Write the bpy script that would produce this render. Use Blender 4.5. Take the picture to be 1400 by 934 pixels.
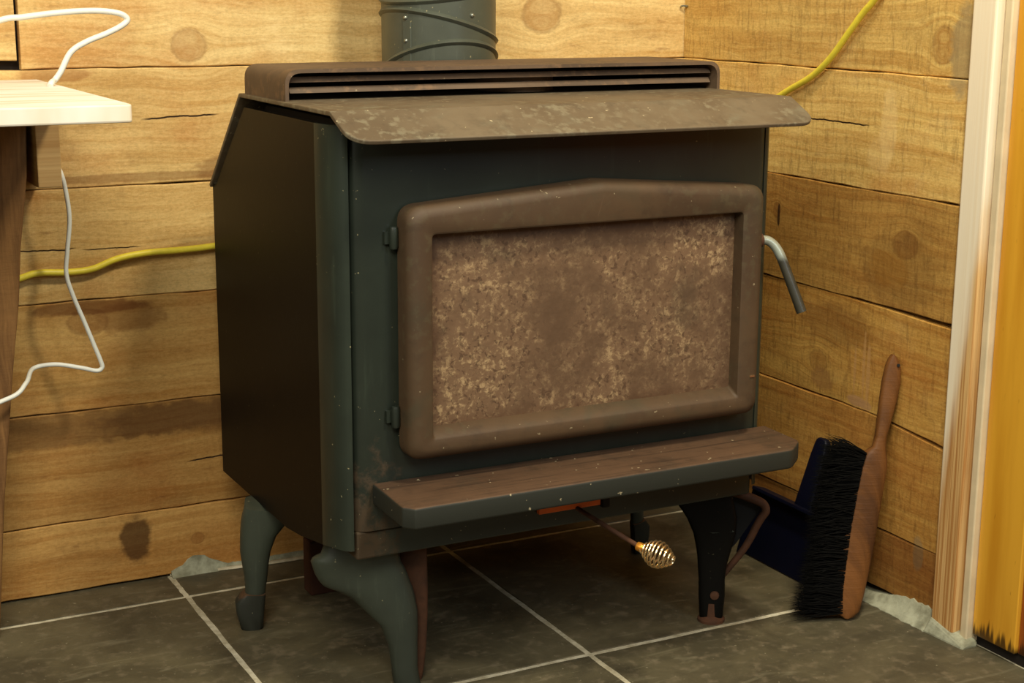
import bpy, bmesh, math, random
from mathutils import Vector, Matrix
random.seed(7)
S = bpy.context.scene
for o in list(bpy.data.objects): bpy.data.objects.remove(o, do_unlink=True)
COL = S.collection

# ------------------------------------------------------------------ camera
cd = bpy.data.cameras.new('camera'); cam = bpy.data.objects.new('camera', cd); COL.objects.link(cam)
yaw, pit, rol = [math.radians(a) for a in (27.507, 12.7493, 0.3342)]
Fv = Vector((math.sin(yaw)*math.cos(pit), math.cos(yaw)*math.cos(pit), -math.sin(pit)))
R0 = Vector((math.cos(yaw), -math.sin(yaw), 0)); U0 = R0.cross(Fv)
Rv = R0*math.cos(rol) + U0*math.sin(rol); Uv = U0*math.cos(rol) - R0*math.sin(rol)
M = Matrix((Rv, Uv, -Fv)).transposed().to_4x4(); M.translation = Vector((-0.7096, -1.8282, 0.948))
cam.matrix_world = M
cd.sensor_width = 36; cd.sensor_fit = 'HORIZONTAL'; cd.lens = 2152.2*36/1400; cd.clip_start = 0.05
S.camera = cam

# ------------------------------------------------------------------ light
w = bpy.data.worlds.new('world'); S.world = w; w.use_nodes = True
w.node_tree.nodes['Background'].inputs[0].default_value = (1.0, 0.80, 0.55, 1)
w.node_tree.nodes['Background'].inputs[1].default_value = 0.055

def area(name, loc, target, size, power, col, sizey=None):
    l = bpy.data.lights.new(name, 'AREA'); l.energy = power; l.color = col; l.size = size
    if sizey: l.shape = 'RECTANGLE'; l.size_y = sizey
    o = bpy.data.objects.new(name, l); COL.objects.link(o)
    o.location = loc; o.rotation_euler = (Vector(target)-Vector(loc)).to_track_quat('-Z', 'Y').to_euler()
    return o
# ceiling lamp above the hearth, a daylight window on the far left of the room, and an added fill
area('ceiling_lamp', (0.42, -0.80, 2.15), (0.40, 0.1, 0.5), 0.20, 24.5, (1.0, 0.91, 0.68))
area('fill_light_left', (-1.15, -2.1, 2.6), (0.0, 0.3, 0.7), 1.2, 62, (1.0, 0.95, 0.80), 1.2)  # unseen fill light, added above and behind the camera
area('window_daylight_side', (-2.4, -1.3, 1.9), (0.2, 0.2, 0.7), 0.8, 16, (1.0, 0.95, 0.82), 0.9)
area('window_daylight_front', (0.75, -2.4, 1.75), (0.1, 0.0, 0.6), 0.5, 13, (0.82, 0.93, 1.0), 0.6)

S.view_settings.view_transform = 'Standard'
S.view_settings.look = 'None'
S.view_settings.exposure = 0.10
S.view_settings.gamma = 1.0
S.view_settings.use_curve_mapping = False

# ------------------------------------------------------------------ node helpers
def lin(c):
    f = lambda v: v/12.92 if v <= 0.04045 else ((v+0.055)/1.055)**2.4
    return tuple(f(v/255) for v in c) + (1,)

class NT:
    def __init__(s, name):
        s.mat = bpy.data.materials.new(name); s.mat.use_nodes = True
        s.t = s.mat.node_tree; s.t.nodes.clear()
        s.out = s.t.nodes.new('ShaderNodeOutputMaterial')
        s.b = s.t.nodes.new('ShaderNodeBsdfPrincipled')
        s.t.links.new(s.b.outputs[0], s.out.inputs[0])
        tc = s.t.nodes.new('ShaderNodeTexCoord'); s.P = tc.outputs['Object']
        sp = s.t.nodes.new('ShaderNodeSeparateXYZ'); s.t.links.new(s.P, sp.inputs[0])
        s.x, s.y, s.z = sp.outputs
    def put(s, sock, v):
        if hasattr(v, 'is_output'): s.t.links.new(v, sock)
        else: sock.default_value = v
    def m(s, op, a, b=0.0, c=0.0, clamp=False):
        n = s.t.nodes.new('ShaderNodeMath'); n.operation = op; n.use_clamp = clamp
        for i, v in enumerate((a, b, c)): s.put(n.inputs[i], v)
        return n.outputs[0]
    def add(s, a, b): return s.m('ADD', a, b)
    def sub(s, a, b): return s.m('SUBTRACT', a, b)
    def mul(s, a, b): return s.m('MULTIPLY', a, b)
    def vec(s, a, b, c):
        n = s.t.nodes.new('ShaderNodeCombineXYZ')
        for i, v in enumerate((a, b, c)): s.put(n.inputs[i], v)
        return n.outputs[0]
    def noise(s, v, scale=1.0, detail=4.0, rough=0.55, dist=0.0):
        n = s.t.nodes.new('ShaderNodeTexNoise'); s.put(n.inputs['Vector'], v)
        n.inputs['Scale'].default_value = scale; n.inputs['Detail'].default_value = detail
        n.inputs['Roughness'].default_value = rough; n.inputs['Distortion'].default_value = dist
        return n.outputs['Fac']
    def voro(s, v, scale, feature='F1'):
        n = s.t.nodes.new('ShaderNodeTexVoronoi'); n.feature = feature; s.put(n.inputs['Vector'], v)
        n.inputs['Scale'].default_value = scale
        return n.outputs['Distance']
    def step(s, v, a, b):          # smooth 0..1 between a and b
        n = s.t.nodes.new('ShaderNodeMapRange'); n.interpolation_type = 'SMOOTHSTEP'
        s.put(n.inputs[0], v); n.inputs[1].default_value = a; n.inputs[2].default_value = b
        return n.outputs[0]
    def mix(s, f, a, b, mode='MIX'):
        n = s.t.nodes.new('ShaderNodeMix'); n.data_type = 'RGBA'; n.blend_type = mode
        s.put(n.inputs[0], f); s.put(n.inputs[6], a); s.put(n.inputs[7], b)
        return n.outputs[2]
    def grey(s, v):
        n = s.t.nodes.new('ShaderNodeCombineColor')
        for i in range(3): s.put(n.inputs[i], v)
        return n.outputs[0]
    def bump(s, h, strength=0.3, dist=0.002):
        n = s.t.nodes.new('ShaderNodeBump'); s.put(n.inputs['Height'], h)
        n.inputs['Strength'].default_value = strength; n.inputs['Distance'].default_value = dist
        s.t.links.new(n.outputs[0], s.b.inputs['Normal'])
    def info(s): return s.t.nodes.new('ShaderNodeObjectInfo')
    def nz(s):
        g = s.t.nodes.new('ShaderNodeNewGeometry'); sp = s.t.nodes.new('ShaderNodeSeparateXYZ')
        s.t.links.new(g.outputs['Normal'], sp.inputs[0]); return sp.outputs[2]
    def done(s, col, rough=0.6, metal=0.0, spec=0.5):
        s.put(s.b.inputs['Base Color'], col); s.put(s.b.inputs['Roughness'], rough)
        s.put(s.b.inputs['Metallic'], metal); s.b.inputs['Specular IOR Level'].default_value = spec
        return s.mat

def plain(name, c, rough=0.6, metal=0.0, var=0.25, scale=40, spec=0.5):
    n = NT(name); f = n.noise(n.P, scale, 4)
    col = n.mix(n.step(f, .3, .7), tuple(v*(1-var) for v in lin(c)[:3])+(1,), lin(c))
    n.bump(f, .15, .001)
    return n.done(col, rough, metal, spec)

def wood(name, axis, knots=(), cracks=(), blobs=(), light=(230, 200, 136), dark=(190, 146, 80), tint=True, rough=.75, saw=.10):
    n = NT(name)
    u = {'x': n.x, 'y': n.y, 'z': n.z}[axis]
    v = n.z if axis != 'z' else n.add(n.mul(n.x, .9), n.y)
    o3 = n.y if axis == 'x' else n.x
    inf = n.info(); rnd = n.mul(inf.outputs['Random'], 37.0)
    vv = v; kmask = None; krim = None
    for (ku, kz, kr, asp) in knots:
        du = n.mul(n.sub(u, ku), 1/asp); dz = n.sub(v, kz)
        r2 = n.add(n.mul(du, du), n.mul(dz, dz))
        wrp = n.m('DIVIDE', n.mul(dz, kr*kr*1.3), n.add(r2, kr*kr*.5))
        vv = n.sub(vv, wrp)
        r = n.m('DIVIDE', n.m('SQRT', r2), kr)
        r = n.add(r, n.mul(n.sub(n.noise(n.vec(u, v, 3.1), 90, 3), .5), .35))
        a = n.step(r, 1.05, .8); b = n.mul(n.step(r, 1.18, 1.0), n.step(r, .82, 1.0))
        ring = n.mul(a, n.add(.28, n.mul(n.noise(n.vec(n.mul(u, 60.0), n.mul(v, 60.0), 0.0), 1, 5, .7), .45)))
        kmask = ring if kmask is None else n.m('MAXIMUM', kmask, ring)
        krim = b if krim is None else n.m('MAXIMUM', krim, b)
    wob = n.mul(n.sub(n.noise(n.vec(n.mul(u, 4.0), n.mul(v, 5.0), rnd), 1, 3), .5), .035)
    g = n.add(vv, wob)
    g1 = n.noise(n.vec(n.add(n.mul(u, 3.0), rnd), n.mul(g, 85.0), o3), 1, 6, .6)
    g2 = n.noise(n.vec(n.add(n.mul(u, 1.4), rnd), n.mul(g, 20.0), rnd), 1, 4, .6)
    fine = n.noise(n.vec(n.mul(u, 45.0), n.mul(g, 420.0), o3), 1, 3, .6)
    sawn = n.noise(n.vec(n.mul(u, 150.0), n.mul(v, 26.0), rnd), 1, 5, .7)
    blot = n.noise(n.vec(n.mul(u, 7.0), n.mul(v, 11.0), rnd), 1, 5, .6)
    f = n.add(n.mul(n.step(g1, .38, .62), .40), n.mul(n.step(g2, .30, .70), .42))
    f = n.add(f, n.mul(n.step(fine, .3, .7), .18))
    col = n.mix(f, lin(light), lin(dark))
    col = n.mix(n.mul(n.step(sawn, .46, .72), saw), col, lin(tuple(c*.62 for c in dark)))
    col = n.mix(n.mul(n.step(blot, .55, .8), .35), col, lin(tuple(c*.66 for c in dark)))
    if tint: col = n.mix(n.mul(n.step(blot, .45, .2), .30), col, lin((240, 214, 160)))
    if tint:
        hue = n.noise(n.vec(n.mul(u, 3.5), n.mul(v, 6.0), n.add(rnd, 5.0)), 1, 4, .6)
        col = n.mix(n.mul(n.step(hue, .48, .72), .50), col, lin((182, 116, 52)))
        edge2 = n.noise(n.vec(n.mul(u, 16.0), n.mul(v, 60.0), rnd), 1, 5, .65)
        col = n.mix(n.mul(n.step(edge2, .60, .76), .45), col, lin((128, 84, 42)))
    if tint: fz = n.noise(n.vec(n.mul(u, 160.0), n.mul(v, 330.0), o3), 1, 5, .7)
    if tint: col = n.mix(n.mul(n.step(fz, .42, .74), .30), col, lin(tuple(c*.62 for c in dark)))
    if tint: col = n.mix(n.mul(n.step(fz, .50, .24), .22), col, lin((244, 220, 172)))
    if kmask is not None:
        col = n.mix(n.mul(kmask, .7), col, lin((140, 88, 40)))
        col = n.mix(n.mul(krim, .35), col, lin((112, 68, 30)))
    for (bu, bz, ru, rz, c, st) in blobs:
        du = n.mul(n.sub(u, bu), 1/ru); dz = n.mul(n.sub(v, bz), 1/rz)
        r = n.m('SQRT', n.add(n.mul(du, du), n.mul(dz, dz)))
        r = n.add(r, n.mul(n.sub(n.noise(n.vec(n.mul(u, 50.0), n.mul(v, 70.0), 1.7), 1, 4), .5), .9))
        col = n.mix(n.mul(n.step(r, 1.1, .7), st), col, lin(c))
    hgt = n.add(n.mul(g1, .6), n.mul(sawn, .5))
    for (u0, u1, z0, sl, wd) in cracks:
        jit = n.mul(n.sub(n.noise(n.vec(n.mul(u, 30.0), z0, 0.0), 1, 3), .5), .008)
        d = n.m('ABSOLUTE', n.sub(n.sub(v, n.add(z0, n.mul(n.sub(u, u0), sl))), jit))
        k = n.mul(n.step(d, wd*.8, wd*.2), n.mul(n.step(u, u0, u0+.02), n.step(u, u1, u1-.02)))
        col = n.mix(k, col, lin((44, 24, 10))); hgt = n.sub(hgt, k)
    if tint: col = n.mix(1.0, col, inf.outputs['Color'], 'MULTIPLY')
    n.bump(hgt, .8, .0018)
    return n.done(col, rough, 0, .3)

# ------------------------------------------------------------------ materials
W_BACK = wood('wood_board_back', 'x',
    knots=[(-.0164, .8553, .024, 1.1), (-.1925, .437, .020, 1.5), (-.034, .0596, .009, 1.2), (.60, .90, .03, 1.2), (-.62, .73, .025, 1.3), (-.8, .36, .022, 1.2)],
    cracks=[(-.10, .03, .745, .03, .0022), (-.32, -.20, .554, -.02, .002), (-.20, -.10, .549, 0, .0015), (-.05, .06, .190, .09, .002)],
    blobs=[(-.136, .072, .028, .044, (74, 48, 20), .8), (-.22, .270, .40, .030, (104, 74, 46), .5), (.0, .268, .2, .034, (104, 72, 42), .45),
           (-.22, .815, .06, .012, (150, 92, 40), .5), (-.19, .46, .10, .012, (112, 66, 26), .7), (-.13, .44, .06, .025, (118, 72, 30), .5),
           (.03, .665, .05, .02, (120, 78, 36), .5), (-.12, .657, .2, .008, (120, 78, 36), .5)])
W_RIGHT = wood('wood_board_right', 'y',
    knots=[(-.082, .868, .026, .85), (-.032, .572, .020, 1.3), (.16, .352, .018, 1.2), (.285, .585, .012, .8)],
    cracks=[(.06, .22, .742, 0.0, .0022)],
    blobs=[(-.125, .86, .03, .07, (150, 130, 96), .7), (.02, .748, .02, .06, (236, 206, 150), .28), (.04, .70, .03, .03, (230, 196, 136), .25), (-.02, .53, .10, .06, (120, 84, 38), .35), (.12, .42, .10, .04, (110, 66, 26), .4),
           (.062, .309, .022, .010, (196, 160, 128), .9), (.040, .306, .016, .008, (196, 160, 128), .8), (.068, .36, .003, .045, (206, 168, 120), .8),
           (.047, .37, .004, .06, (206, 168, 120), .8), (.036, .36, .005, .05, (206, 168, 120), .8), (.15, .325, .03, .02, (168, 130, 88), .6),
           (.28, .575, .004, .02, (50, 26, 8), .9), (-.10, .105, .012, .03, (170, 160, 140), .6), (.0, .53, .05, .03, (170, 120, 40), .4)],
    light=(232, 198, 122), dark=(186, 138, 68), saw=.5)
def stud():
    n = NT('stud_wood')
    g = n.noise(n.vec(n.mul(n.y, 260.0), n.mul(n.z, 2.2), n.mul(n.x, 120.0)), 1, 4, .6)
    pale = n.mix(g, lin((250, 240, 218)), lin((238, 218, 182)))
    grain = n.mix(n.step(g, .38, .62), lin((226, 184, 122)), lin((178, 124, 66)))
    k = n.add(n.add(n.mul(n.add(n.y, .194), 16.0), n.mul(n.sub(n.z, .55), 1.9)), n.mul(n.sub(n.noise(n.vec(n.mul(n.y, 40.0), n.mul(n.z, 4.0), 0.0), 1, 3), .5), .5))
    col = n.mix(n.step(k, -.05, .28), grain, pale)      # cream towards the top and back edge, grained tan below
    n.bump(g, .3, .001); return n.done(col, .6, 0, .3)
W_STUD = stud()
W_POST = wood('wood_post', 'z', light=(150, 108, 62), dark=(84, 54, 26), tint=False)
W_BLOCK = wood('wood_block', 'y', light=(214, 180, 124), dark=(170, 128, 74), tint=False)
W_BRUSH = wood('wood_brush', 'z', light=(126, 80, 38), dark=(80, 48, 21), tint=False, rough=.5, saw=0,
               blobs=[(.12, .69, .08, .012, (70, 44, 26), .6)])
def table_mat():
    n = NT('painted_white_board'); f = n.noise(n.vec(n.mul(n.x, 4.0), n.mul(n.y, 60.0), n.z), 1, 5)
    col = n.mix(n.step(f, .45, .7), lin((250, 246, 236)), lin((226, 208, 172)))
    n.bump(f, .2, .001); return n.done(col, .6)
M_TABLE = table_mat()
def door_mat(name, a, b):
    n = NT(name)
    f = n.noise(n.vec(n.mul(n.y, 22.0), n.mul(n.z, 1.6), n.x), 1, 5)
    col = n.mix(n.step(f, .3, .7), lin(a), lin(b))
    sp = n.step(n.noise(n.vec(n.mul(n.y, 150.0), n.mul(n.z, 30.0), 0.0), 1, 2), .70, .78)
    col = n.mix(n.mul(sp, .4), col, lin((120, 62, 10)))
    edge = n.add(n.z, n.mul(n.sub(n.noise(n.vec(n.mul(n.y, 160.0), n.mul(n.z, 8.0), 2.0), 1, 3), .5), .07))
    col = n.mix(n.mul(n.step(edge, .040, .022), .9), col, lin((46, 28, 10)))
    return n.done(col, .32)
M_DOOR = door_mat('varnished_plywood', (232, 172, 54), (206, 142, 34))
M_DOORB = door_mat('varnished_stile', (156, 82, 30), (120, 56, 18))

def slate():
    n = NT('slate_tile'); inf = n.info(); r = n.mul(inf.outputs['Random'], 20.0)
    p = n.vec(n.x, n.y, r)
    a = n.noise(p, 7, 8, .62, .6); b = n.noise(p, 46, 5, .6); c = n.noise(n.vec(n.mul(n.x, 8.0), n.mul(n.y, 34.0), r), 1, 5, .6, 1.2)
    col = n.mix(n.step(a, .32, .68), lin((70, 64, 47)), lin((98, 90, 67)))
    col = n.mix(n.mul(n.step(b, .5, .72), .5), col, lin((128, 114, 90)))
    col = n.mix(n.mul(n.step(c, .56, .74), .35), col, lin((140, 132, 106)))
    col = n.mix(n.mul(n.step(n.noise(p, 160, 2), .70, .76), .5), col, lin((170, 160, 132)))
    n.bump(n.add(n.mul(a, .7), n.mul(b, .4)), .5, .003)
    return n.done(col, n.add(.42, n.mul(b, .3)))
M_TILE = slate()
def mortar(name, a, b):
    n = NT(name); f = n.noise(n.P, 60, 6, .6); g = n.noise(n.P, 9, 3)
    col = n.mix(n.step(n.add(n.mul(f, .5), n.mul(g, .5)), .36, .62), lin(a), lin(b))
    n.bump(f, .6, .003); return n.done(col, .9, 0, .2)
M_GROUT = mortar('grout', (214, 206, 180), (168, 158, 130))
M_MORTAR = mortar('cement', (176, 176, 152), (128, 126, 104))
M_STRIP = plain('pale_strip', (226, 206, 168), .6, 0, .15, 20)
M_GAP = plain('dark_backing', (30, 20, 12), .9)

def paint(name, base, rust_amt=.5, rust=(72, 55, 35), rough=.42, z_rust=None, spec=.5):
    n = NT(name)
    a = n.noise(n.P, 5, 6, .6); b = n.noise(n.P, 60, 4, .6); d = n.noise(n.P, 17, 6, .65)
    col = n.mix(n.step(a, .3, .7), lin(base), lin(tuple(c*1.25 for c in base)))
    m = n.add(n.mul(d, .7), n.mul(b, .3))
    if z_rust: m = n.add(m, n.mul(n.mul(n.step(n.z, z_rust[1], z_rust[0]), n.step(n.x, .13, .03)), z_rust[2]))
    k = n.step(m, .78-rust_amt*.35, .92-rust_amt*.35)
    col = n.mix(n.mul(k, .85), col, lin(rust))
    st = n.noise(n.vec(n.mul(n.x, 70.0), n.mul(n.y, 70.0), n.mul(n.z, 6.0)), 1, 5, .65)
    col = n.mix(n.mul(n.step(st, .56, .78), .35), col, lin(tuple(c*1.9 for c in base)))
    sp = n.step(n.noise(n.P, 150, 2, .5), .725, .76)
    col = n.mix(n.mul(sp, .6 if rust_amt >= 0 else .12), col, lin((170, 160, 120)))
    n.bump(n.add(n.mul(b, .5), k), .22, .0012)
    return n.done(col, n.add(rough, n.mul(k, .35)), 0, spec)
M_PAINT = paint('stove_paint_green_black', (35, 40, 33), .25, rough=.36, z_rust=(.22, .50, .36))
M_EDGE_SHEEN = paint('stove_edge_sheen', (40, 46, 38), .0, rough=.36)  # lighter tone puts the sheen of the rolled edge into its colour
M_SIDE = paint('stove_paint_black', (13, 12, 10), -.3, rough=.45, spec=.13)
M_LEG = paint('leg_paint', (50, 55, 46), .2, rough=.45)
M_INNER = plain('stove_inner_black', (14, 12, 9), .8)
M_PIPE = paint('stove_pipe_paint', (64, 68, 58), .05, rough=.40)

def rusty(name, a, b, c, topdust=None, speck=.6, grain=0.0):
    n = NT(name)
    p = n.noise(n.P, 4.5, 6, .6); q = n.noise(n.P, 38, 5, .62); r = n.noise(n.P, 14, 5, .6, .5)
    col = n.mix(n.step(p, .34, .66), lin(a), lin(b))
    col = n.mix(n.mul(n.step(r, .5, .74), .6), col, lin(c))
    col = n.mix(n.mul(n.step(q, .5, .75), .35), col, lin(tuple(v*.62 for v in b)))
    mo = n.noise(n.P, 75, 4, .6); col = n.mix(n.mul(n.mul(n.step(mo, .50, .66), n.step(p, .42, .58)), .34), col, lin(tuple(min(255, v*1.35) for v in c)))
    if grain:
        gr = n.noise(n.vec(n.mul(n.x, 6.0), n.mul(n.y, 120.0), n.z), 1, 4)
        col = n.mix(n.mul(n.step(gr, .5, .7), grain), col, lin(tuple(v*.55 for v in b)))
    if topdust is not None:          # bare paint left on the edges, rust on the flat top
        e = n.add(n.nz(), n.mul(n.sub(r, .5), .9))
        col = n.mix(n.step(e, .85, .45), col, lin(topdust))
    sp = n.step(n.noise(n.P, 120, 2, .5), .725, .76)
    col = n.mix(n.mul(sp, speck), col, lin((206, 190, 150)))
    n.bump(n.add(n.mul(q, .6), n.mul(r, .5)), .3, .0015)
    return n.done(col, .62, 0, .4)
M_TOP = rusty('rusty_top', (112, 98, 76), (92, 77, 57), (114, 110, 90), speck=.8)
M_HOOD = rusty('rusty_hood', (104, 84, 64), (82, 66, 50), (112, 86, 60), speck=.3)
M_DOORIRON = rusty('rusty_door_iron', (84, 64, 42), (72, 54, 36), (66, 60, 42), speck=.3)
M_LIPIRON = rusty('rusty_ash_lip', (92, 68, 48), (68, 48, 32), (66, 54, 40), topdust=(42, 44, 36), grain=.5)
M_RUST = plain('dark_rust', (84, 50, 26), .8, 0, .4, 50)

def soot():
    n = NT('sooty_glass')
    a = n.noise(n.P, 6, 5, .6); b = n.noise(n.P, 60, 5, .65, .8); c = n.voro(n.P, 130); d = n.noise(n.P, 15, 6, .65)
    patch = n.add(n.mul(a, .45), n.mul(d, .55))
    # soot lifted off in pits, mostly along the left side and the top right corner
    lf = n.add(n.mul(n.step(n.x, .30, .16), .8), n.mul(n.mul(n.step(n.x, .42, .55), n.step(n.z, .53, .61)), 1.6))
    patch = n.add(patch, n.mul(lf, .10))
    col = n.mix(n.step(patch, .38, .62), lin((92, 70, 50)), lin((116, 90, 66)))
    f2 = n.noise(n.P, 150, 4, .7, .6)
    pit = n.mul(n.step(n.add(n.mul(b, .45), n.mul(f2, .55)), .48, .62), n.step(patch, .42, .66))
    col = n.mix(n.mul(pit, .72), col, lin((186, 158, 116)))
    hole = n.mul(n.step(n.noise(n.P, 130, 3, .6, .5), .54, .64), n.step(patch, .40, .58))
    col = n.mix(n.mul(hole, .65), col, lin((66, 46, 32)))
    dk = n.step(n.noise(n.P, 11, 4, .6), .56, .72)
    col = n.mix(n.mul(dk, .5), col, lin((76, 62, 46)))
    e = n.m('MINIMUM', n.m('MINIMUM', n.sub(n.x, .106), n.sub(.585, n.x)), n.m('MINIMUM', n.sub(n.z, .374), n.sub(.642, n.z)))
    e = n.add(e, n.mul(n.sub(d, .5), .03))
    col = n.mix(n.mul(n.step(e, .03, .004), .6), col, lin((86, 60, 40)))
    n.bump(n.add(b, c), .25, .001)
    return n.done(col, .55, 0, .4)
M_SOOT = soot()
M_STEEL = plain('bare_steel', (168, 172, 160), .35, .8, .3, 60)
def handle_mat():
    n = NT('worn_handle'); f = n.noise(n.P, 60, 4)
    k = n.step(n.add(n.z, n.mul(n.sub(f, .5), .02)), .562, .580)
    col = n.mix(k, n.mix(f, lin((40, 40, 32)), lin((66, 62, 50))), lin((160, 166, 152)))
    return n.done(col, .4, n.mul(k, .4))
M_HANDLE = handle_mat()
M_CHROME = plain('brass_plated_wire', (236, 208, 158), .22, .9, .1, 60)
M_BRASS = plain('brass_ferrule', (226, 150, 50), .35, .6, .2, 60)
M_ORANGE = plain('orange_painted_metal', (232, 106, 24), .5, 0, .15)
M_YELLOW = plain('yellow_cord', (246, 226, 70), .45, 0, .12, 80)
M_WHITE = plain('white_cable', (238, 238, 228), .4, 0, .05)
M_BLUE = plain('blue_plastic', (4, 8, 30), .5, 0, .2, spec=.25)
M_BRISTLE = plain('black_bristle', (9, 8, 6), .8, 0, .5, 90, spec=.08)
M_BRICK = plain('red_brown_block', (76, 42, 24), .85, 0, .4, 30)

# ------------------------------------------------------------------ mesh helpers
ORIGIN = {}
def obj(name, verts, faces, mat, parent=None, smooth=False, bevel=0.0, seg=2, ang=35):
    me = bpy.data.meshes.new(name)
    bm = bmesh.new()
    vs = [bm.verts.new(v) for v in verts]
    for f in faces:
        try: bm.faces.new([vs[i] for i in f])
        except ValueError: pass
    bmesh.ops.recalc_face_normals(bm, faces=bm.faces)
    if bevel:
        es = [e for e in bm.edges if len(e.link_faces) == 2 and e.calc_face_angle(0) > math.radians(ang)]
        bmesh.ops.bevel(bm, geom=es, offset=bevel, segments=seg, affect='EDGES', profile=.5, clamp_overlap=True)
    if smooth:
        for f in bm.faces: f.smooth = True
        for e in bm.edges:
            if len(e.link_faces) == 2 and e.calc_face_angle(0) > math.radians(50): e.smooth = False
    bm.to_mesh(me); bm.free()
    me.materials.append(mat)
    o = bpy.data.objects.new(name, me); COL.objects.link(o)
    if parent is not None:
        o.parent = parent
        o.location = tuple(-c for c in ORIGIN.get(parent.name, (0, 0, 0)))
    return o
def thing(name, label, cat, loc, group=None):
    o = bpy.data.objects.new(name, None); COL.objects.link(o); o.location = loc; o.empty_display_size = .05
    ORIGIN[o.name] = loc; o['label'] = label; o['category'] = cat
    if group: o['group'] = group
    return o
def struct(o): o['kind'] = 'structure'; return o
class G:
    def __init__(s): s.v = []; s.f = []
    def add(s, v, f):
        k = len(s.v); s.v += [tuple(p) for p in v]; s.f += [tuple(i+k for i in q) for q in f]
    def box(s, x0, x1, y0, y1, z0, z1):
        s.add([(x, y, z) for x in (x0, x1) for y in (y0, y1) for z in (z0, z1)],
              [(0, 1, 3, 2), (4, 6, 7, 5), (0, 4, 5, 1), (2, 3, 7, 6), (0, 2, 6, 4), (1, 5, 7, 3)])
    def prism(s, poly, fn, c0, c1):          # fn(a,b,c) -> point
        n = len(poly)
        s.add([fn(a, b, c0) for a, b in poly] + [fn(a, b, c1) for a, b in poly],
              [tuple(range(n))[::-1], tuple(range(n, 2*n))] + [(i, (i+1) % n, n+(i+1) % n, n+i) for i in range(n)])
    def loft(s, rings, cap=True, closed=True):
        n = len(rings[0]); v = [p for r in rings for p in r]; f = []
        for i in range(len(rings)-1):
            for j in range(n if closed else n-1):
                k = (j+1) % n
                f.append((i*n+j, i*n+k, (i+1)*n+k, (i+1)*n+j))
        if cap: f += [tuple(range(n))[::-1], tuple(range((len(rings)-1)*n, len(rings)*n))]
        s.add(v, f)
    def tube(s, pts, r, seg=8, taper=None, sub=6, raw=False, flat=1.0):
        P = [Vector(p) for p in pts]
        if not raw: P = spline(P, sub)
        up = Vector((0, 0, 1)); rings = []; prev = None
        for i, p in enumerate(P):
            t = (P[min(i+1, len(P)-1)]-P[max(i-1, 0)]).normalized()
            if prev is None:
                a = t.cross(up)
                if a.length < .1: a = t.cross(Vector((1, 0, 0)))
            else: a = prev - t*prev.dot(t)
            a.normalize(); prev = a; b = t.cross(a)
            rr = r if taper is None else r*taper(i/(len(P)-1))
            rings.append([p + a*math.cos(q)*rr + b*math.sin(q)*rr*flat for q in (2*math.pi*k/seg for k in range(seg))])
        s.loft(rings)
    def lathe(s, prof, org, ax, seg=24):
        ax = Vector(ax).normalized(); a = ax.cross(Vector((0, 0, 1)))
        if a.length < .1: a = ax.cross(Vector((1, 0, 0)))
        a.normalize(); b = ax.cross(a); org = Vector(org)
        s.loft([[org+ax*h+(a*math.cos(t)+b*math.sin(t))*max(r, 1e-5) for t in (2*math.pi*k/seg for k in range(seg))] for r, h in prof])
    def make(s, name, mat, parent=None, **k): return obj(name, s.v, s.f, mat, parent, **k)
def spline(P, sub):
    out = []
    for i in range(len(P)-1):
        p0 = P[max(i-1, 0)]; p1 = P[i]; p2 = P[i+1]; p3 = P[min(i+2, len(P)-1)]
        for k in range(sub):
            t = k/sub
            out.append(.5*((2*p1)+(p2-p0)*t+(2*p0-5*p1+4*p2-p3)*t*t+(3*p1-p0-3*p2+p3)*t**3))
    out.append(P[-1]); return out
def fillet(pts, rad, n=5):          # closed polygon, one radius per corner
    out = []; m = len(pts)
    for i in range(m):
        p = Vector(pts[i]); r = rad[i] if hasattr(rad, '__len__') else rad
        if r <= 0: out.append(tuple(p)); continue
        a = (Vector(pts[i-1])-p); b = (Vector(pts[(i+1) % m])-p)
        th = a.angle(b); d = min(r/math.tan(th/2), a.length*.49, b.length*.49)
        A = p+a.normalized()*d; B = p+b.normalized()*d
        for k in range(n+1):
            t = k/n; out.append(tuple(A*(1-t)**2+p*2*t*(1-t)+B*t*t))
    return out
XZ = lambda a, b, c: (a, c, b)       # profile in x,z extruded along y
YZ = lambda a, b, c: (c, a, b)       # profile in y,z extruded along x
XY = lambda a, b, c: (a, b, c)

# ------------------------------------------------------------------ floor
XR, YB = 0.892, 0.585
g = G(); g.box(-1.75, 1.0, -1.65, .70, -.06, -.0012)
floor = struct(g.make('floor', M_GROUT))
xs = [-1.75, -1.457, -.998, -.540, -.081, .378, XR+.02]
ys = [-1.65, -1.425, -.947, -.468, .010, .488, .612]
def tile(x0, x1, y0, y1):
    n = 14; r = random.Random(int((x0*91+y0*57)*1000)); pts = []
    h = .0042
    def edge(a, b):
        for k in range(n):
            t = k/n; yield (a[0]+(b[0]-a[0])*t + r.uniform(-.0009, .0009), a[1]+(b[1]-a[1])*t + r.uniform(-.0009, .0009))
    c = [(x0+h, y0+h), (x1-h, y0+h), (x1-h, y1-h), (x0+h, y1-h)]
    for i in range(4): pts += list(edge(c[i], c[(i+1) % 4]))
    g = G(); m = len(pts); cx, cy = (x0+x1)/2, (y0+y1)/2
    ins = [(p[0]+(cx-p[0])*.006, p[1]+(cy-p[1])*.006) for p in pts]
    g.loft([[(p[0], p[1], -.012) for p in pts], [(p[0], p[1], -.0014) for p in pts], [(p[0], p[1], 0.0) for p in ins]])
    return g.make('tile', M_TILE, floor)
for i in range(len(xs)-1):
    for j in range(len(ys)-1):
        tile(xs[i], xs[i+1], ys[j], ys[j+1])

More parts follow.
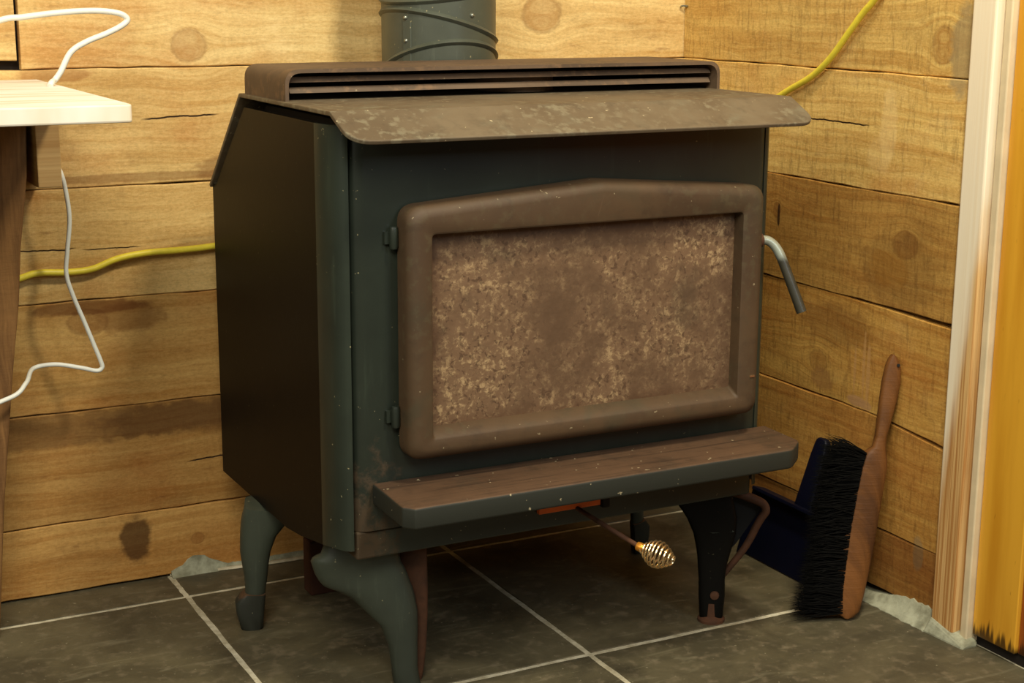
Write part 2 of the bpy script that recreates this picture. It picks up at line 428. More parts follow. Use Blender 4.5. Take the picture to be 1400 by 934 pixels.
# rough cement left along the foot of the walls
def fillet_strip(pts, nrm, hs, ws, seed):
    r = random.Random(seed); P = spline([Vector(p) for p in pts], 10); g = G(); rings = []
    nrm = Vector(nrm)
    for i, p in enumerate(P):
        t = i/(len(P)-1); h = hs(t)*r.uniform(.9, 1.1); wd = ws(t)*r.uniform(.93, 1.07)
        rings.append([p-nrm*.02+Vector((0, 0, -.003)), p-nrm*.02+Vector((0, 0, h)), p+nrm*.004+Vector((0, 0, h)), p+nrm*wd*.45+Vector((0, 0, h*.38)), p+nrm*wd+Vector((0, 0, .001)), p+nrm*wd+Vector((0, 0, -.003))])
    g.loft(rings); return g
fillet_strip([(XR, .56, 0), (XR, .3, 0), (XR, .05, 0), (XR, -.07, 0), (XR, -.146, 0)], (-1, 0, 0), lambda t: .020+.012*math.sin(t*9), lambda t: .024, 3).make('cement_fillet', M_MORTAR, floor, smooth=True)
g = G(); g.add([(.872, -.225, -.002), (.905, -.225, -.002), (.905, -.140, -.002), (.868, -.142, -.002), (.876, -.222, .006), (.905, -.222, .010), (.905, -.145, .030), (.878, -.148, .024)],
     [(0, 1, 2, 3), (4, 7, 6, 5), (0, 4, 5, 1), (1, 5, 6, 2), (2, 6, 7, 3), (3, 7, 4, 0)])
g.make('cement_fillet', M_MORTAR, floor, bevel=.005)
fillet_strip([(-.08, YB, 0), (.0, YB, 0), (.05, YB, 0), (.15, YB, 0), (.4, YB, 0), (.88, YB, 0)], (0, -1, 0), lambda t: .008+.022*math.exp(-((t-.12)/.07)**2), lambda t: .012, 5).make('cement_fillet', M_MORTAR, floor, smooth=True)
g = G(); g.tube([(-.081, .590, .001), (.05, .572, .001), (.16, .566, .001), (.4, .566, .001)], .006, 6, flat=.5); g.make('grout_smear', M_GROUT, floor, smooth=True)

# ------------------------------------------------------------------ walls of planks
g = G(); g.box(-1.75, XR+.06, YB+.022, YB+.06, -.02, 2.1); wall_back = struct(g.make('wall_back', M_GAP))
g = G(); g.box(XR+.022, XR+.06, -.20, YB+.05, -.02, 2.1); wall_right = struct(g.make('wall_right', M_GAP))
def plank(par, axis, u0, u1, z0, z1, mat, tone, seed, proud=0.0, bow0=None, bow1=None):
    r = random.Random(seed); n = max(6, int(abs(u1-u0)/.03)); rings = []
    def wave(sd):
        q = random.Random(sd); ph = [q.uniform(0, 6) for _ in range(3)]
        return lambda t: .0010*math.sin(t*7+ph[0])+.0008*math.sin(t*17+ph[1])+.0006*math.sin(t*41+ph[2])
    wa, wb = wave(seed*3+1), wave(seed*3+2)
    for i in range(n+1):
        t = i/n; u = u0+(u1-u0)*t
        a = z0+.0007+.5*wa(u*3)+r.uniform(-.0003, .0003)+(bow0(u) if bow0 else 0); b = z1-.0007+.5*wb(u*3)+r.uniform(-.0003, .0003)+(bow1(u) if bow1 else 0)
        d = proud+.0012*math.sin(u*4+seed); e = .0016
        prof = [(.020, a), (e-d, a), (-d, a+e), (-d-.0004, (a+b)/2), (-d, b-e), (e-d, b), (.020, b)]
        rings.append([(u, YB+p, q) if axis == 'x' else (XR+p, u, q) for p, q in prof])
    g = G(); g.loft(rings)
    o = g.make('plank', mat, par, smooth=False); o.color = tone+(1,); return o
rows = [(.003, .117), (.117, .297), (.297, .471), (.471, .645), (.645, .823), (.823, 1.0), (1.0, 1.178), (1.178, 1.352), (1.352, 1.53), (1.53, 1.71), (1.71, 1.89)]
tb = [(.80, .64, .46), (.70, .56, .40), (.84, .71, .54), (1.05, 1.03, .98), (1.04, 1.02, .98), (1.10, 1.12, 1.14)]  # row tones: wood and dirt, plus light falloff painted darker towards the floor
tr = [(.48, .34, .21), (.76, .60, .39), (.86, .72, .49), (.72, .60, .42), (1.16, 1.18, 1.12), (1.10, 1.12, 1.04)]  # right wall likewise, its top rows lifted to look better lit
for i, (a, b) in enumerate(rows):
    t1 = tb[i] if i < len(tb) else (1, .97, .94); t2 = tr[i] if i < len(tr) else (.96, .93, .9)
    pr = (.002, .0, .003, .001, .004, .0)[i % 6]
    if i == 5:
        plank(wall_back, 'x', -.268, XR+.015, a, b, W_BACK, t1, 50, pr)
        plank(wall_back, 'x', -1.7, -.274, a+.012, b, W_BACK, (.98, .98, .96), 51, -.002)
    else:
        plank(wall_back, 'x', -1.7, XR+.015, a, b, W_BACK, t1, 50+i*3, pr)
    b0 = b1 = None
    if i == 2: b0 = lambda u: -.016*max(0, min(1, (.04-u)/.2))**1.5; b1 = lambda u: -.008*max(0, min(1, (.05-u)/.2))
    if i == 1: b1 = lambda u: -.020*max(0, min(1, (.04-u)/.2))**1.5
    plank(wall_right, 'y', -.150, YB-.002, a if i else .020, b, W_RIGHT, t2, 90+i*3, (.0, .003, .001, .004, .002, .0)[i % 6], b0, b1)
# metal staple high in the corner
o = obj('staple', *(lambda q: (q.v, q.f))((lambda q: (q.tube([(.882, .583, .912), (.880, .577, .914), (.888, .572, .914), (.890, .580, .912)], .0016, 6), q)[1])(G())), M_STEEL)
o['label'] = 'tiny bright metal staple in the corner where the plank walls meet'; o['category'] = 'staple'

# ------------------------------------------------------------------ door and trim on the right
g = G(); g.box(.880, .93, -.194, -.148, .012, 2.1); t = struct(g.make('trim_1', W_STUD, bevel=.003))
g = G(); g.box(.889, .93, -.214, -.2005, .004, 2.1); t = struct(g.make('trim_2', M_STRIP, bevel=.002))
g = G(); g.box(.905, .910, -1.1, -.30, .018, 2.05); d = struct(g.make('door_1', M_DOORB, bevel=.002))
g = G(); g.box(.899, .910, -.2995, -.2155, .018, 2.05); g.make('door_board', M_DOOR, d, bevel=.0015)
g = G(); g.box(.911, .96, -1.2, -.19, -.001, 2.1); struct(g.make('wall_right_backing', M_GAP)).name = 'gap_shade_panel'  # dark panel added to paint the shade in the gaps around the door

# ------------------------------------------------------------------ wood stove
stove = thing('wood_stove', 'rusty green-black cast iron wood stove on curved legs in the corner', 'wood stove', (.33, .25, 0))
# firebox core
core = [(.018, .207), (.49, .207), (.49, .648), (.338, .780), (.018, .780)]
g = G(); g.prism(core, YZ, .022, .640); g.make('firebox', M_INNER, stove)
# front plate with rolled edges
fp = []
for k in range(7):
    a = math.pi/2*k/6; fp.append((.034-.021*math.cos(a), .022-.022*math.sin(a)))
for k in range(7):
    a = math.pi/2*k/6; fp.append((.638+.021*math.sin(a), .022-.022*math.cos(a)))
fp += [(.650, .03), (.016, .03)]
g = G(); g.prism(fp, XY, .246, .787); g.make('front_plate', M_PAINT, stove, smooth=True)
g = G(); g.box(.016, .648, .004, .45, .2065, .2455); g.make('base', M_PAINT, stove, bevel=.003)
# side shields: flat sheet rolled round at the front
def shield(sgn):
    def X(v): return v if sgn < 0 else .66-v
    rings = []
    top = lambda y: .778 if y < .335 else .778-(y-.335)*(.126/.147)
    bot = lambda y: .2215-.0265*min(1, max(0, (y-.03)/.15))
    cols = []
    for k in range(9):
        a = math.radians(76)*k/8; cols.append((.014-.026*math.cos(a), .056-.056*math.sin(a)))
    cols = cols[::-1] + [(-.012, y) for y in (.09, .14, .2, .3, .335, .40, .45, .482, .5)]
    rings = []
    for x, y in cols:
        zt = top(y) if y < .482 else .652-.0
        rings.append([(X(x), y, bot(y)), (X(x), y, zt), (X(x+.004), y, zt), (X(x+.004), y, bot(y))])
    g = G(); g.loft(rings[8:]); sh = g.make('side_shield', M_SIDE, stove, smooth=True)
    g = G(); g.loft(rings[:9]); g.make('rolled_edge', M_EDGE_SHEEN, sh, smooth=True); return sh
shield(-1); shield(1)
# top plate bent down over the rear
T = [(-.012, .797), (.346, .797), (.506, .650)]
def offset(poly, d):
    out = []
    for i, p in enumerate(poly):
        p = Vector(p); n = Vector((0, 0))
        if i > 0: e = (p-Vector(poly[i-1])).normalized(); n += Vector((e.y, -e.x))
        if i < len(poly)-1: e = (Vector(poly[i+1])-p).normalized(); n += Vector((e.y, -e.x))
        n.normalize(); out.append(tuple(p+n*d))
    return out
g = G(); g.prism(T + offset(T, .006)[::-1], YZ, -.016, .680)
# sloping apron with rounded lower corners
A = Vector((0, -.012, .797)); B = Vector((0, -.076, .7655)); n_ = (B-A).cross(Vector((1, 0, 0))).normalized()
L = (B-A).length; dr = (B-A).normalized()
if n_.z < 0: n_ = -n_
ap = fillet([(-.016, 0), (-.014, L), (.680, L), (.680, 0)], [0, .034, .030, 0], 7)
def AP(a, b, c):
    p = A+dr*b - n_*c; return (a, p.y, p.z)
g.prism(ap, AP, 0, .006)
g.make('top_plate', M_TOP, stove, bevel=.0015, seg=2, ang=25)
# warm-air hood with two louvre bars
h0 = fillet([(-.010, .797), (-.010, .8385), (.680, .8385), (.680, .797)], [0, .024, .024, 0], 7)
h1 = fillet([(-.005, .797), (-.005, .8335), (.675, .8335), (.675, .797)], [0, .020, .020, 0], 7)
g = G(); m = len(h0)
rings = []
for yy in (.165, .335):
    rings.append([(a, yy, b) for a, b in h0] + [(a, yy, b) for a, b in h1[::-1]])
g.loft(rings); hood = g.make('air_hood', M_HOOD, stove, smooth=True)
g = G(); g.prism(h1, XZ, .331, .334); g.make('hood_back', M_INNER, hood)
for z in (.8245, .8105):
    g = G(); g.add([(x, y, zz) for x in (.0, .671) for y, zz in ((.176, z-.004), (.182, z+.0035), (.190, z+.0035), (.185, z-.004))],
                   [(0, 1, 2, 3), (7, 6, 5, 4), (0, 4, 5, 1), (1, 5, 6, 2), (2, 6, 7, 3), (3, 7, 4, 0)])
    g.make('louvre_bar', M_HOOD, hood, bevel=.001)
g = G(); g.lathe([(.066, 0), (.066, .026), (.058, .028), (.058, 0)], (.37, .262, .798), (0, 0, 1), 32); g.make('flue_collar', M_HOOD, hood, smooth=True)
# ash shelf
al = fillet([(.037, .0), (.034, -.105), (.046, -.120), (.628, -.120), (.664, -.088), (.667, .0)], [0, .006, .004, .02, .02, 0], 4)
g = G(); g.prism(al, XY, .283, .312); g.make('ash_shelf', M_LIPIRON, stove, bevel=.0045, seg=3, ang=50, smooth=True)
for x in (.12, .35, .58):
    g = G(); g.prism([(0.002, .283), (-.07, .283), (.002, .250)], YZ, x, x+.006); g.make('shelf_bracket', M_INNER, stove)
# air slot under the shelf with an orange slide
g = G(); g.box(.285, .384, -.003, .01, .231, .2425); g.make('air_slide', M_ORANGE, stove, bevel=.001)
g = G(); g.box(.386, .398, -.006, .01, .226, .243); g.make('slide_stop', M_INNER, stove, bevel=.002)

# door ------------------------------------------------
def outline(ins, y):
    l, r_, b, c, p = .074+ins, .624-ins, .345+ins, .676-ins, .697-ins
    P = fillet([(l, b), (l, c), ((l+r_)/2+.008, p), (r_, c), (r_, b)], [max(.022-ins*.4, .01), max(.024-ins*.5, .01), .03, max(.024-ins*.5, .01), max(.022-ins*.4, .01)], 6)
    return [(a, y, z) for a, z in P]
def opening(ins, y, bot=0.0):
    l, r_, b, c = .106+ins, .585-ins, .374+ins+bot, .642-ins
    P = fillet([(l, b), (l, c), ((l+r_)/2, c), (r_, c), (r_, b)], [.005, .006, .01, .006, .005], 6)
    return [(a, y, z) for a, z in P]
g = G()
g.loft([outline(.004, -.004), outline(0, -.006), outline(0, -.029), outline(.0015, -.034), outline(.006, -.0395), outline(.011, -.0425), outline(.015, -.043), opening(-.002, -.043), opening(0.0005, -.0415),
        opening(.001, -.034, .004), opening(.0015, -.022, .010), opening(.0015, -.014, .010)], cap=False)
door = g.make('door', M_DOORIRON, stove, smooth=True)
door['label'] = 'rusty brown arched firebox door'
g = G(); g.box(.104, .588, -.0215, -.014, .376, .642); o = g.make('glass', M_SOOT, door); o['label'] = 'soot covered glass of the firebox door'
for z in (.635, .400):
    g = G(); g.lathe([(.0, -.015), (.005, -.014), (.006, -.010), (.006, .010), (.005, .014), (.0, .015)], (.0685, -.008, z), (0, 0, 1), 14)
    g.box(.057, .068, -.005, .002, z-.008, z+.008); g.make('hinge', M_PAINT, door, smooth=True)
g = G(); g.tube([(.600, -.020, .5955), (.618, -.020, .5958), (.633, -.020, .5958), (.645, -.024, .5925), (.655, -.032, .578), (.664, -.045, .5444), (.676, -.0635, .4944)], .0066, 12,
                taper=lambda t: 1.0+.25*max(0, t-.45))
hd = g.make('handle', M_HANDLE, door, smooth=True)
g = G(); g.lathe([(0, -.004), (.011, -.003), (.011, .006), (0, .007)], (.624, -.020, .5956), (1, 0, 0), 14); g.make('latch_boss', M_RUST, door, smooth=True)
g = G(); g.box(.604, .612, -.0445, -.042, .402, .4045); o = g.make('latch_mark', M_CHROME, door)

# air control rod with coil-spring knob
k0 = Vector((.345, .0, .232)); k1 = Vector((.3855, -.105, .2015)); kd = Vector((.55, -1.0, -.20)).normalized()
g = G(); g.tube([k0, k0.lerp(k1, .5), k1], .0035, 8); rod = g.make('air_control_rod', M_RUST, stove, smooth=True)
k2 = k1 + kd*.052
g = G(); g.lathe([(0, -.004), (.0062, -.003), (.0068, .003), (.0055, .007), (0, .007)], k1, kd, 14); g.make('ferrule', M_BRASS, rod, smooth=True)
pts = []; a = kd.cross(Vector((0, 0, 1))).normalized(); b = kd.cross(a); turns = 9
for i in range(turns*14+1):
    t = i/(turns*14); ang = t*turns*2*math.pi
    tt = t**.9
    rad = .0058+.0128*math.sin(math.pi*min(1, tt*1.02))**1.15 if t < .97 else .0058
    pts.append(k1+kd*(.004+.050*tt)+(a*math.cos(ang)+b*math.sin(ang))*rad)
g = G(); g.tube(pts, .0014, 6, raw=True); g.make('spring_knob', M_CHROME, rod, smooth=True)

# legs ------------------------------------------------
def ell(sections, n, depth, seg=16, power=.8, zmin=0.0):
    n = Vector(n); rings = []
    for i, s_ in enumerate(sections):
        a = Vector(s_[:3]); b = Vector(s_[3:]); z = max(zmin, (a.z+b.z)/2); a.z = b.z = z
        c = (a+b)/2; h = (b-a)/2; d = depth(i/(len(sections)-1)) if callable(depth) else depth
        ring = []
        for k in range(seg):
            q = 2*math.pi*k/seg; cs, sn = math.cos(q), math.sin(q)
            f = lambda v: math.copysign(abs(v)**power, v)
            ring.append(c+h*f(cs)+n*d*f(sn))
        rings.append(ring)
    return rings
def tilted(sections, n, depth, seg=16, power=.8):
    n = Vector(n); rings = []
    for i, s_ in enumerate(sections):
        a = Vector(s_[:3]); b = Vector(s_[3:]); c = (a+b)/2; h = (b-a)/2; d = depth(i/(len(sections)-1)) if callable(depth) else depth
        f = lambda v: math.copysign(abs(v)**power, v)
        rings.append([c+h*f(math.cos(q))+n*d*f(math.sin(q)) for q in (2*math.pi*k/seg for k in range(seg))])
    return rings
FL = [(0.004, 0.0805, 0.221, 0.0891, 0.0401, 0.208), (-0.0061, 0.0822, 0.1945, 0.0917, 0.039, 0.1926), (-0.0161, 0.0866, 0.1894, 0.0926, 0.0386, 0.1873), (-0.0185, 0.0877, 0.1842, 0.0934, 0.0382, 0.182), (-0.0164, 0.0868, 0.1757, 0.0979, 0.0362, 0.1735), (-0.0139, 0.0856, 0.1662, 0.1015, 0.0347, 0.1639), (-0.0095, 0.0837, 0.1566, 0.1041, 0.0335, 0.1543), (-0.0042, 0.0814, 0.1491, 0.1068, 0.0323, 0.1468), (0.0111, 0.0746, 0.1424, 0.1086, 0.0315, 0.1404), (0.0273, 0.0674, 0.1336, 0.1103, 0.0307, 0.1318), (0.0471, 0.0587, 0.1118, 0.1139, 0.0292, 0.1103), (0.066, 0.0503, 0.091, 0.1142, 0.029, 0.0899), (0.0758, 0.046, 0.0617, 0.1135, 0.0293, 0.0608), (0.08, 0.0441, 0.029, 0.1133, 0.0294, 0.0282), (0.0817, 0.0434, 0.0072, 0.1159, 0.0283, 0.0063), (0.0862, 0.0414, 0.0, 0.1177, 0.0275, 0.0)]
FLB = [(0.097, 0.0585, 0.209, 0.1336, 0.0423, 0.209), (0.0995, 0.0574, 0.1756, 0.1344, 0.042, 0.1749), (0.1121, 0.0518, 0.139, 0.1351, 0.0416, 0.1385), (0.1164, 0.0499, 0.1022, 0.1349, 0.0417, 0.1018), (0.1151, 0.0505, 0.0522, 0.1328, 0.0427, 0.0518), (0.1111, 0.0523, 0.0194, 0.1298, 0.044, 0.019), (0.1062, 0.0544, 0.0, 0.1268, 0.0453, 0.0)]
FR = [(0.5651, 0.0674, 0.2175, 0.6231, 0.0265, 0.221), (0.5627, 0.0691, 0.2047, 0.628, 0.0232, 0.2086), (0.5623, 0.0694, 0.1837, 0.6321, 0.0202, 0.1881), (0.5698, 0.0641, 0.1714, 0.6343, 0.0187, 0.1755), (0.5745, 0.0607, 0.1624, 0.6364, 0.0172, 0.1663), (0.5832, 0.0546, 0.1384, 0.6353, 0.018, 0.1418), (0.5864, 0.0524, 0.1199, 0.6323, 0.0201, 0.1229), (0.5886, 0.0508, 0.1047, 0.6291, 0.0223, 0.1075), (0.59, 0.0498, 0.0848, 0.6252, 0.0251, 0.0872), (0.5915, 0.0488, 0.0635, 0.624, 0.0259, 0.0659), (0.5921, 0.0484, 0.0386, 0.6248, 0.0254, 0.041), (0.5939, 0.0471, 0.0053, 0.623, 0.0266, 0.0075), (0.5987, 0.0438, 0.0, 0.6187, 0.0297, 0.0)]
FRK = [(0.628, 0.0347, 0.2011), (0.6404, 0.0347, 0.2011), (0.6577, 0.0226, 0.1951), (0.676, 0.0099, 0.1858), (0.6809, 0.0065, 0.1744), (0.6759, 0.01, 0.1625), (0.67, 0.0141, 0.1481), (0.6634, 0.0187, 0.1289), (0.655, 0.0245, 0.1095), (0.6412, 0.0341, 0.0849), (0.6281, 0.0432, 0.0627)]
BL = [(-0.025, 0.350, 0.1955, 0.0400, 0.315, 0.1955), (-0.0332, 0.3297, 0.1901, 0.035, 0.3084, 0.1862), (-0.0367, 0.3309, 0.1777, 0.0316, 0.3095, 0.1738), (-0.0386, 0.3314, 0.1664, 0.0268, 0.311, 0.1626), (-0.0403, 0.332, 0.1458, 0.0112, 0.3159, 0.1427), (-0.041, 0.3322, 0.1205, 0.0022, 0.3187, 0.1178), (-0.039, 0.3316, 0.1018, -0.0009, 0.3196, 0.0994), (-0.0364, 0.3308, 0.0831, -0.0029, 0.3203, 0.0809), (-0.0355, 0.3305, 0.0667, -0.0054, 0.3211, 0.0647), (-0.0358, 0.3306, 0.055, -0.0068, 0.3215, 0.0531)]
BLF = [(-0.0368, 0.3309, 0.0562, -0.0068, 0.3215, 0.0542), (-0.0442, 0.3332, 0.0497, -0.0069, 0.3215, 0.0472), (-0.0502, 0.3351, 0.0419, -0.0077, 0.3218, 0.039), (-0.0491, 0.3347, 0.0254, -0.0092, 0.3222, 0.0226), (-0.0437, 0.333, 0.002, -0.0115, 0.3229, 0.002), (-0.0387, 0.3315, 0.0, -0.0148, 0.324, 0.0)]
g = G(); g.loft(tilted(FL, (.404, .915, 0), lambda t: .012+.010*(1-t), 18, .9)); lg = g.make('leg', M_LEG, stove, smooth=True)
g = G(); g.loft(tilted(FLB, (.404, .915, 0), .006, 12, .6)); g.make('leg_flange', M_RUST, lg, smooth=True)
g = G(); g.loft(tilted(FR, (.575, .818, 0), lambda t: .006+.006*t, 18, .7)); lg = g.make('leg', M_SIDE, stove, smooth=True)  # black paint puts the shade under the shelf into this leg's colour
g = G(); g.tube(FRK, .0075, 10, taper=lambda t: 1-.35*t); g.make('leg_flange', M_RUST, lg, smooth=True)
hollow_shade = [(.612, .200), (.640, .202), (.664, .194), (.680, .181), (.679, .170), (.668, .150), (.652, .118), (.630, .085), (.612, .090)]
g = G(); g.prism(hollow_shade, lambda a, b, c: (a, .0335+(.6404-a)*.70+.012+c, b), 0, .004); g.make('leg_web', M_INNER, lg)  # dark plate added to paint the shade inside the leg's hollow
g = G(); g.add([(.582, .050, .146), (.602, .030, .143), (.630, .014, .146), (.606, .034, .168), (.582, .054, .144), (.602, .034, .141), (.630, .018, .144), (.606, .040, .165)],
     [(0, 1, 2, 3), (7, 6, 5, 4), (0, 4, 5, 1), (1, 5, 6, 2), (2, 6, 7, 3), (3, 7, 4, 0)]); g.make('leg_web', M_LEG, lg)
g = G(); g.lathe([(0, -.004), (.0065, -.003), (.0075, .002), (.0075, .008), (0, .008)], (.606, .026, .044), (.575, .818, 0), 12); g.make('bolt', M_RUST, lg, smooth=True)
g = G(); g.lathe([(0, 0), (.021, 0), (.021, .004), (.012, .009), (.011, .03), (0, .03)], (.608, .036, 0), (0, 0, 1), 18); g.make('foot_pad', M_RUST, lg, smooth=True)
def back_leg(f, tag_):
    g = G(); g.loft(tilted([f(s_) for s_ in BL], (.299, .954, 0), lambda t: .022-.008*t, 18, .9)); lg = g.make('leg', M_LEG, stove, smooth=True)
    g = G(); g.loft(tilted([f(s_) for s_ in BLF], (.299, .954, 0), .018, 16, .45)); g.make('foot', M_LIPIRON, lg, smooth=True)
back_leg(lambda s_: s_, 0)
back_leg(lambda s_: (.645-s_[3], s_[4]+.02, s_[5], .645-s_[0], s_[1]+.02, s_[2]), 1)

# ------------------------------------------------------------------ stove pipe
PX, PY, PR = .335, .430, .0885
pipe = thing('stove_pipe', 'dark green-black round stove pipe with slanted ridges rising behind the stove', 'stove pipe', (PX, PY, .72))
g = G()
def foot_z(y): return .8005-max(0, y-.344)*.90
rings = [[], [], [], []]
for k in range(64):
    q = 2*math.pi*k/64; c, sn = math.cos(q), math.sin(q)
    rings[0].append((PX+c*(PR-.002), PY+sn*(PR-.002), foot_z(PY+sn*PR)+.002)); rings[1].append((PX+c*PR, PY+sn*PR, foot_z(PY+sn*PR)+.002))
    rings[2].append((PX+c*PR, PY+sn*PR, 2.05)); rings[3].append((PX+c*(PR-.002), PY+sn*(PR-.002), 2.05))
g.loft(rings+[rings[0]], cap=False)
tubeo = g.make('pipe_section', M_PIPE, pipe, smooth=True)
rr = Vector((.90, -.43)); tw = Vector((-.43, -.90))      # across and towards the viewer's side of the elbow
def bead(z0, sa, sb, wd=.0042):
    pts = []; n = 72; g = G(); rings = []
    for k in range(n):
        q = 2*math.pi*k/n; c = Vector((math.cos(q), math.sin(q))); z = z0+PR*(c.dot(rr)*sa+c.dot(tw)*sb)
        rings.append([(PX+c.x*(PR-.002+dx), PY+c.y*(PR-.002+dx), z+dz) for dx, dz in ((0, -wd*1.5), (.003, -wd), (.0062, 0), (.003, wd), (0, wd*1.5))])
    m = 5; v = [p for r in rings for p in r]; f = []
    for i in range(n):
        j = (i+1) % n
        for k in range(m): f.append((i*m+k, i*m+(k+1) % m, j*m+(k+1) % m, j*m+k))
    g.add(v, f); return g.make('ridge', M_PIPE, pipe, smooth=True)
bead(.884, -.23, .22); bead(.826, .16, .41); bead(.935, .10, -.10)
bead(1.02, .0, .0)
for px_, pz in ((-.55, .900), (-.54, .866), (.575, .904)):
    d2 = (rr*px_+tw*math.sqrt(1-px_**2)).normalized()
    g = G(); g.lathe([(0, -.002), (.0032, -.001), (.0032, .002), (.0015, .0035), (0, .0037)], (PX+d2.x*PR, PY+d2.y*PR, pz), (d2.x, d2.y, 0), 10); g.make('rivet', M_STEEL, pipe, smooth=True)
d2 = (rr*-.58+tw*math.sqrt(1-.58**2)).normalized()
g = G(); sd = Vector((-d2.y, d2.x)); p0 = Vector((PX, PY))+d2*(PR-.0006)
g.add([(p0.x+sd.x*a+d2.x*b, p0.y+sd.y*a+d2.y*b, z) for z in (.806, .893) for a, b in ((-.002, 0), (-.001, .0016), (.012, .0010), (.014, -.002))],
      [(0, 1, 2, 3), (7, 6, 5, 4), (0, 4, 5, 1), (1, 5, 6, 2), (2, 6, 7, 3), (3, 7, 4, 0)])
g.make('seam', M_PIPE, pipe)

# ------------------------------------------------------------------ block standing under the stove
g = G(); g.box(.094, .20, .40, .434, 0, .09); o = g.make('support_block', M_BRICK, None, bevel=.003)
o['label'] = 'red-brown block standing on the tiles under the stove, behind its front leg'; o['category'] = 'block'

# ------------------------------------------------------------------ table on the left
tbl = thing('work_table', 'white painted board table against the plank wall at the left', 'table', (-.40, .30, 0))
tp = fillet([(-1.15, .041), (-.243, .041), (-.247, .578), (-1.15, .578)], [0, .006, .004, 0], 4)
g = G(); g.prism(tp, XY, .787, .809); g.make('table_top', M_TABLE, tbl, bevel=.0025, ang=50)
g = G(); g.box(-.283, -.250, .433, .577, .666, .7868); g.make('support_cleat', W_BLOCK, tbl, bevel=.0015)
g = G(); rings = []
for z, xr in ((.0, -.375), (.2, -.356), (.40, -.331), (.50, -.317), (.58, -.308), (.68, -.296), (.7868, -.2885)):
    jx = .0015*math.sin(z*31)
    rings.append([(xr+jx, .45, z), (xr+jx+.002, .50, z), (xr+jx, .55, z), (xr-.09, .55, z), (xr-.09, .45, z)])
g.loft(rings); g.make('leg', W_POST, tbl, bevel=.003)
g = G(); g.box(-1.10, -1.03, .45, .54, 0, .7868); g.make('leg', W_POST, tbl, bevel=.003)

# ------------------------------------------------------------------ cords
def cord(name, pts, r, mat, label, cat, flat=1.0):
    g = G(); g.tube(pts, r, 10, sub=8, flat=flat); o = g.make(name, mat, None, smooth=True); o['label'] = label; o['category'] = cat; return o
cord('extension_cord', [(-.9, .574, .50), (-.6, .574, .49), (-.42, .572, .498), (-.308, .573, .512), (-.267, .573, .521), (-.224, .573, .519), (-.185, .573, .521), (-.145, .573, .534), (-.10, .573, .540), (-.042, .573, .541), (.017, .573, .544),
     (.2, .574, .56), (.5, .574, .62), (.80, .573, .68), (.868, .555, .70), (.880, .50, .705), (.880, .35, .745), (.880, .254, .786), (.880, .199, .810), (.880, .155, .840), (.880, .114, .880), (.880, .083, .910), (.880, .059, .930), (.880, .03, .965), (.880, -.05, 1.1)],
     .0052, M_YELLOW, 'yellow extension cord running along the plank walls behind the stove', 'cord')
cord('white_cable', [(-.266, .40, .810), (-.262, .405, .8145), (-.255, .42, .8165), (-.246, .42, .828), (-.231, .42, .854), (-.209, .42, .868), (-.181, .42, .879), (-.160, .42, .889), (-.150, .42, .898), (-.159, .42, .906), (-.184, .42, .910), (-.215, .42, .910), (-.254, .42, .907), (-.294, .42, .902), (-.323, .42, .898), (-.40, .43, .87), (-.50, .44, .8155), (-.62, .44, .8135)],
     .0042, M_WHITE, 'white cable looping up above the white table top', 'cable')
cord('white_cable', [(-.2445, .545, .782), (-.2445, .540, .74), (-.2440, .530, .70), (-.238, .50, .68), (-.232, .50, .651), (-.229, .50, .61), (-.235, .50, .562), (-.238, .50, .529), (-.230, .50, .496), (-.216, .50, .456), (-.202, .50, .415), (-.194, .50, .391), (-.1935, .50, .3825), (-.202, .50, .379), (-.225, .50, .386), (-.262, .50, .395), (-.294, .50, .392), (-.316, .44, .386), (-.343, .42, .372), (-.42, .42, .36), (-.6, .42, .38)],
     .0034, M_WHITE, 'white cable hanging below the table in a sharp bend against the planks', 'cable')

# ------------------------------------------------------------------ brush and dustpan
BR = [(0.790, -0.0500, 0.0045, 0.800, -0.0555, 0.0022), (0.783, -0.046, 0.0106, 0.8057, -0.0588, 0.0039), (0.7766, -0.0405, 0.0253, 0.815, -0.0623, 0.0131), (0.7784, -0.0382, 0.0469, 0.8219, -0.0623, 0.037), (0.7883, -0.0361, 0.0957, 0.8338, -0.0607, 0.0892), (0.8004, -0.034, 0.1521, 0.8449, -0.0578, 0.1479), (0.8124, -0.0323, 0.205, 0.8549, -0.0549, 0.2019), (0.8205, -0.0318, 0.2375, 0.8605, -0.0532, 0.2333), (0.825, -0.0322, 0.2498, 0.8614, -0.0518, 0.2456), (0.8323, -0.0345, 0.2599, 0.8607, -0.0501, 0.2545), (0.8414, -0.0383, 0.2667, 0.8601, -0.0485, 0.2634), (0.846, -0.0382, 0.2834, 0.8611, -0.0467, 0.2791), (0.85, -0.0361, 0.3113, 0.8696, -0.0468, 0.308), (0.854, -0.034, 0.339, 0.8775, -0.0468, 0.3359), (0.8578, -0.0323, 0.3646, 0.8834, -0.0459, 0.3625), (0.8637, -0.0317, 0.3889, 0.8847, -0.0429, 0.3868), (0.868, -0.0323, 0.4, 0.8817, -0.0397, 0.3979), (0.8731, -0.034, 0.4061, 0.877, -0.0361, 0.4056)]
BS = [(0.7153, -0.0101, 0.0147, 0.79, -0.0495, 0.0118), (0.7296, -0.0128, 0.0466, 0.7913, -0.0454, 0.0436), (0.7404, -0.0117, 0.092, 0.798, -0.0421, 0.089), (0.7477, -0.0071, 0.1484, 0.8071, -0.0385, 0.1454), (0.7536, -0.003, 0.1967, 0.817, -0.0362, 0.1949), (0.7643, -0.0019, 0.2416, 0.8266, -0.0346, 0.2398), (0.7786, -0.004, 0.2774, 0.8322, -0.0348, 0.2577)]
bn = Vector((.458, .879, -.131))
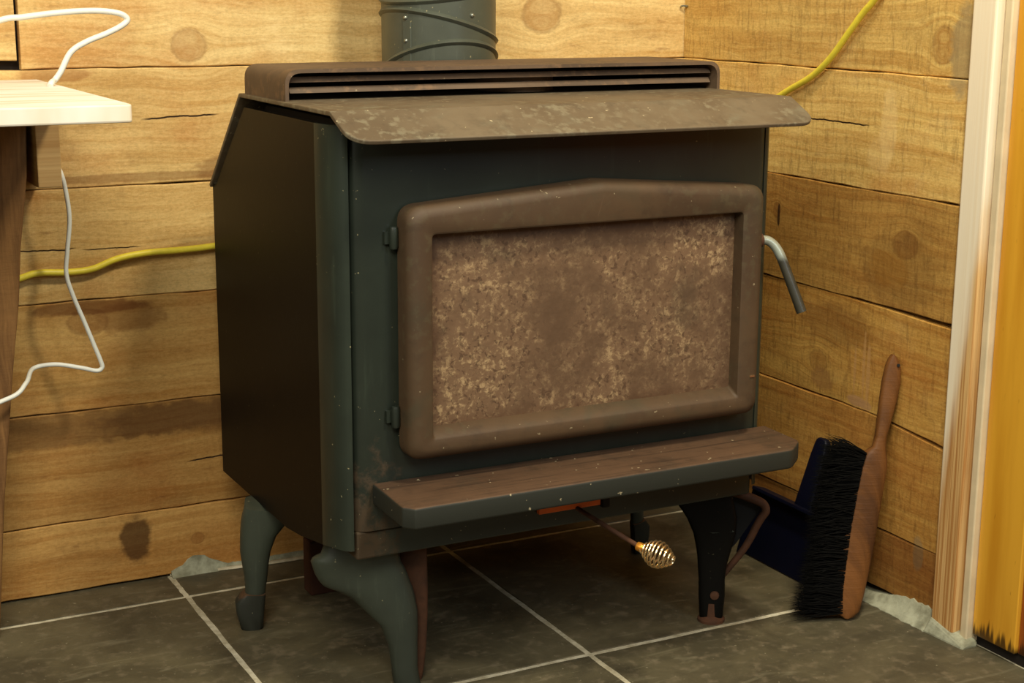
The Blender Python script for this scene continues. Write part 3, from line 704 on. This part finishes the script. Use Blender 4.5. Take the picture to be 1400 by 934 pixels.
brush = thing('bench_brush', 'wooden bench brush with black bristles leaning in the corner beside the blue dustpan', 'brush', (.80, -.045, 0))
g = G(); g.loft(tilted(BR, bn, lambda t: .013-.005*t, 20, .8)); hb = g.make('handle', W_BRUSH, brush, smooth=True)
g = G(); g.lathe([(0, -.0012), (.0024, -.001), (.0024, .001), (0, .0012)], Vector((.8795, -.0405, .3905))-bn*.0088, bn, 10); g.make('hanging_hole', M_INNER, hb)
r = random.Random(3); g = G()
for i in range(2600):
    t = r.random()*(len(BS)-1); k = min(int(t), len(BS)-2); t -= k
    s_ = [BS[k][j]*(1-t)+BS[k+1][j]*t for j in range(6)]
    a = Vector(s_[3:]); b = Vector(s_[:3]); off = bn*r.uniform(-.013, .013)
    b = a.lerp(b, r.uniform(.78, 1.04)); p = a+off; q = b+off*1.9+Vector((0, r.uniform(-.003, .003), r.uniform(-.016, .012)))
    q.z = max(q.z, .002)
    md = p.lerp(q, .55)+Vector((0, 0, r.uniform(-.004, .006))); md.z = max(md.z, .003); wv = .0008
    e1 = Vector((0, 0, wv)); e2 = bn*wv
    g.add([p+e1, p-e1*.5+e2, p-e1*.5-e2, md+e1, md-e1*.5+e2, md-e1*.5-e2, q], [(0, 1, 4, 3), (1, 2, 5, 4), (2, 0, 3, 5), (3, 4, 6), (4, 5, 6), (5, 3, 6)])
o = g.make('bristles', M_BRISTLE, brush); o['kind'] = 'stuff'; o['label'] = 'dense black bristles'

pan = thing('dustpan', 'dark blue plastic dustpan standing on edge against the wall behind the brush', 'dustpan', (.835, .13, 0))
def PN(y, h, d):      # plane leaning against the wall: h up the plane, d out of it
    up = Vector((.30, 0, 1)).normalized(); out = Vector((-1, 0, .30)).normalized()
    p = Vector((.826, y, .001))+up*h+out*d; return (p.x, p.y, max(p.z, 0))
pl = fillet([(.246, 0), (.252, .118), (.018, .118), (.022, 0)], [.004, .014, .014, .004], 4)
g = G(); g.prism(pl, PN, 0, .003); g.make('tray', M_BLUE, pan, bevel=.001)
for y0 in (.246, .018):
    g = G(); g.prism([(y0, 0), (y0+.004, .116), (y0+.008, .116), (y0+.004, 0)], PN, -.0, .008+.012); g.make('side_wall', M_BLUE, pan)
g = G(); g.prism([(.250, .112), (.250, .118), (.020, .118), (.020, .112)], PN, 0, .026); g.make('back_wall', M_BLUE, pan, bevel=.001)
hp = fillet([(.152, .110), (.147, .205), (.143, .236), (.117, .236), (.113, .205), (.108, .110)], [0, .01, .012, .012, .01, 0], 5)
g = G(); g.prism(hp, PN, .0, .014); g.make('handle', M_BLUE, pan, bevel=.004, seg=3, smooth=True)
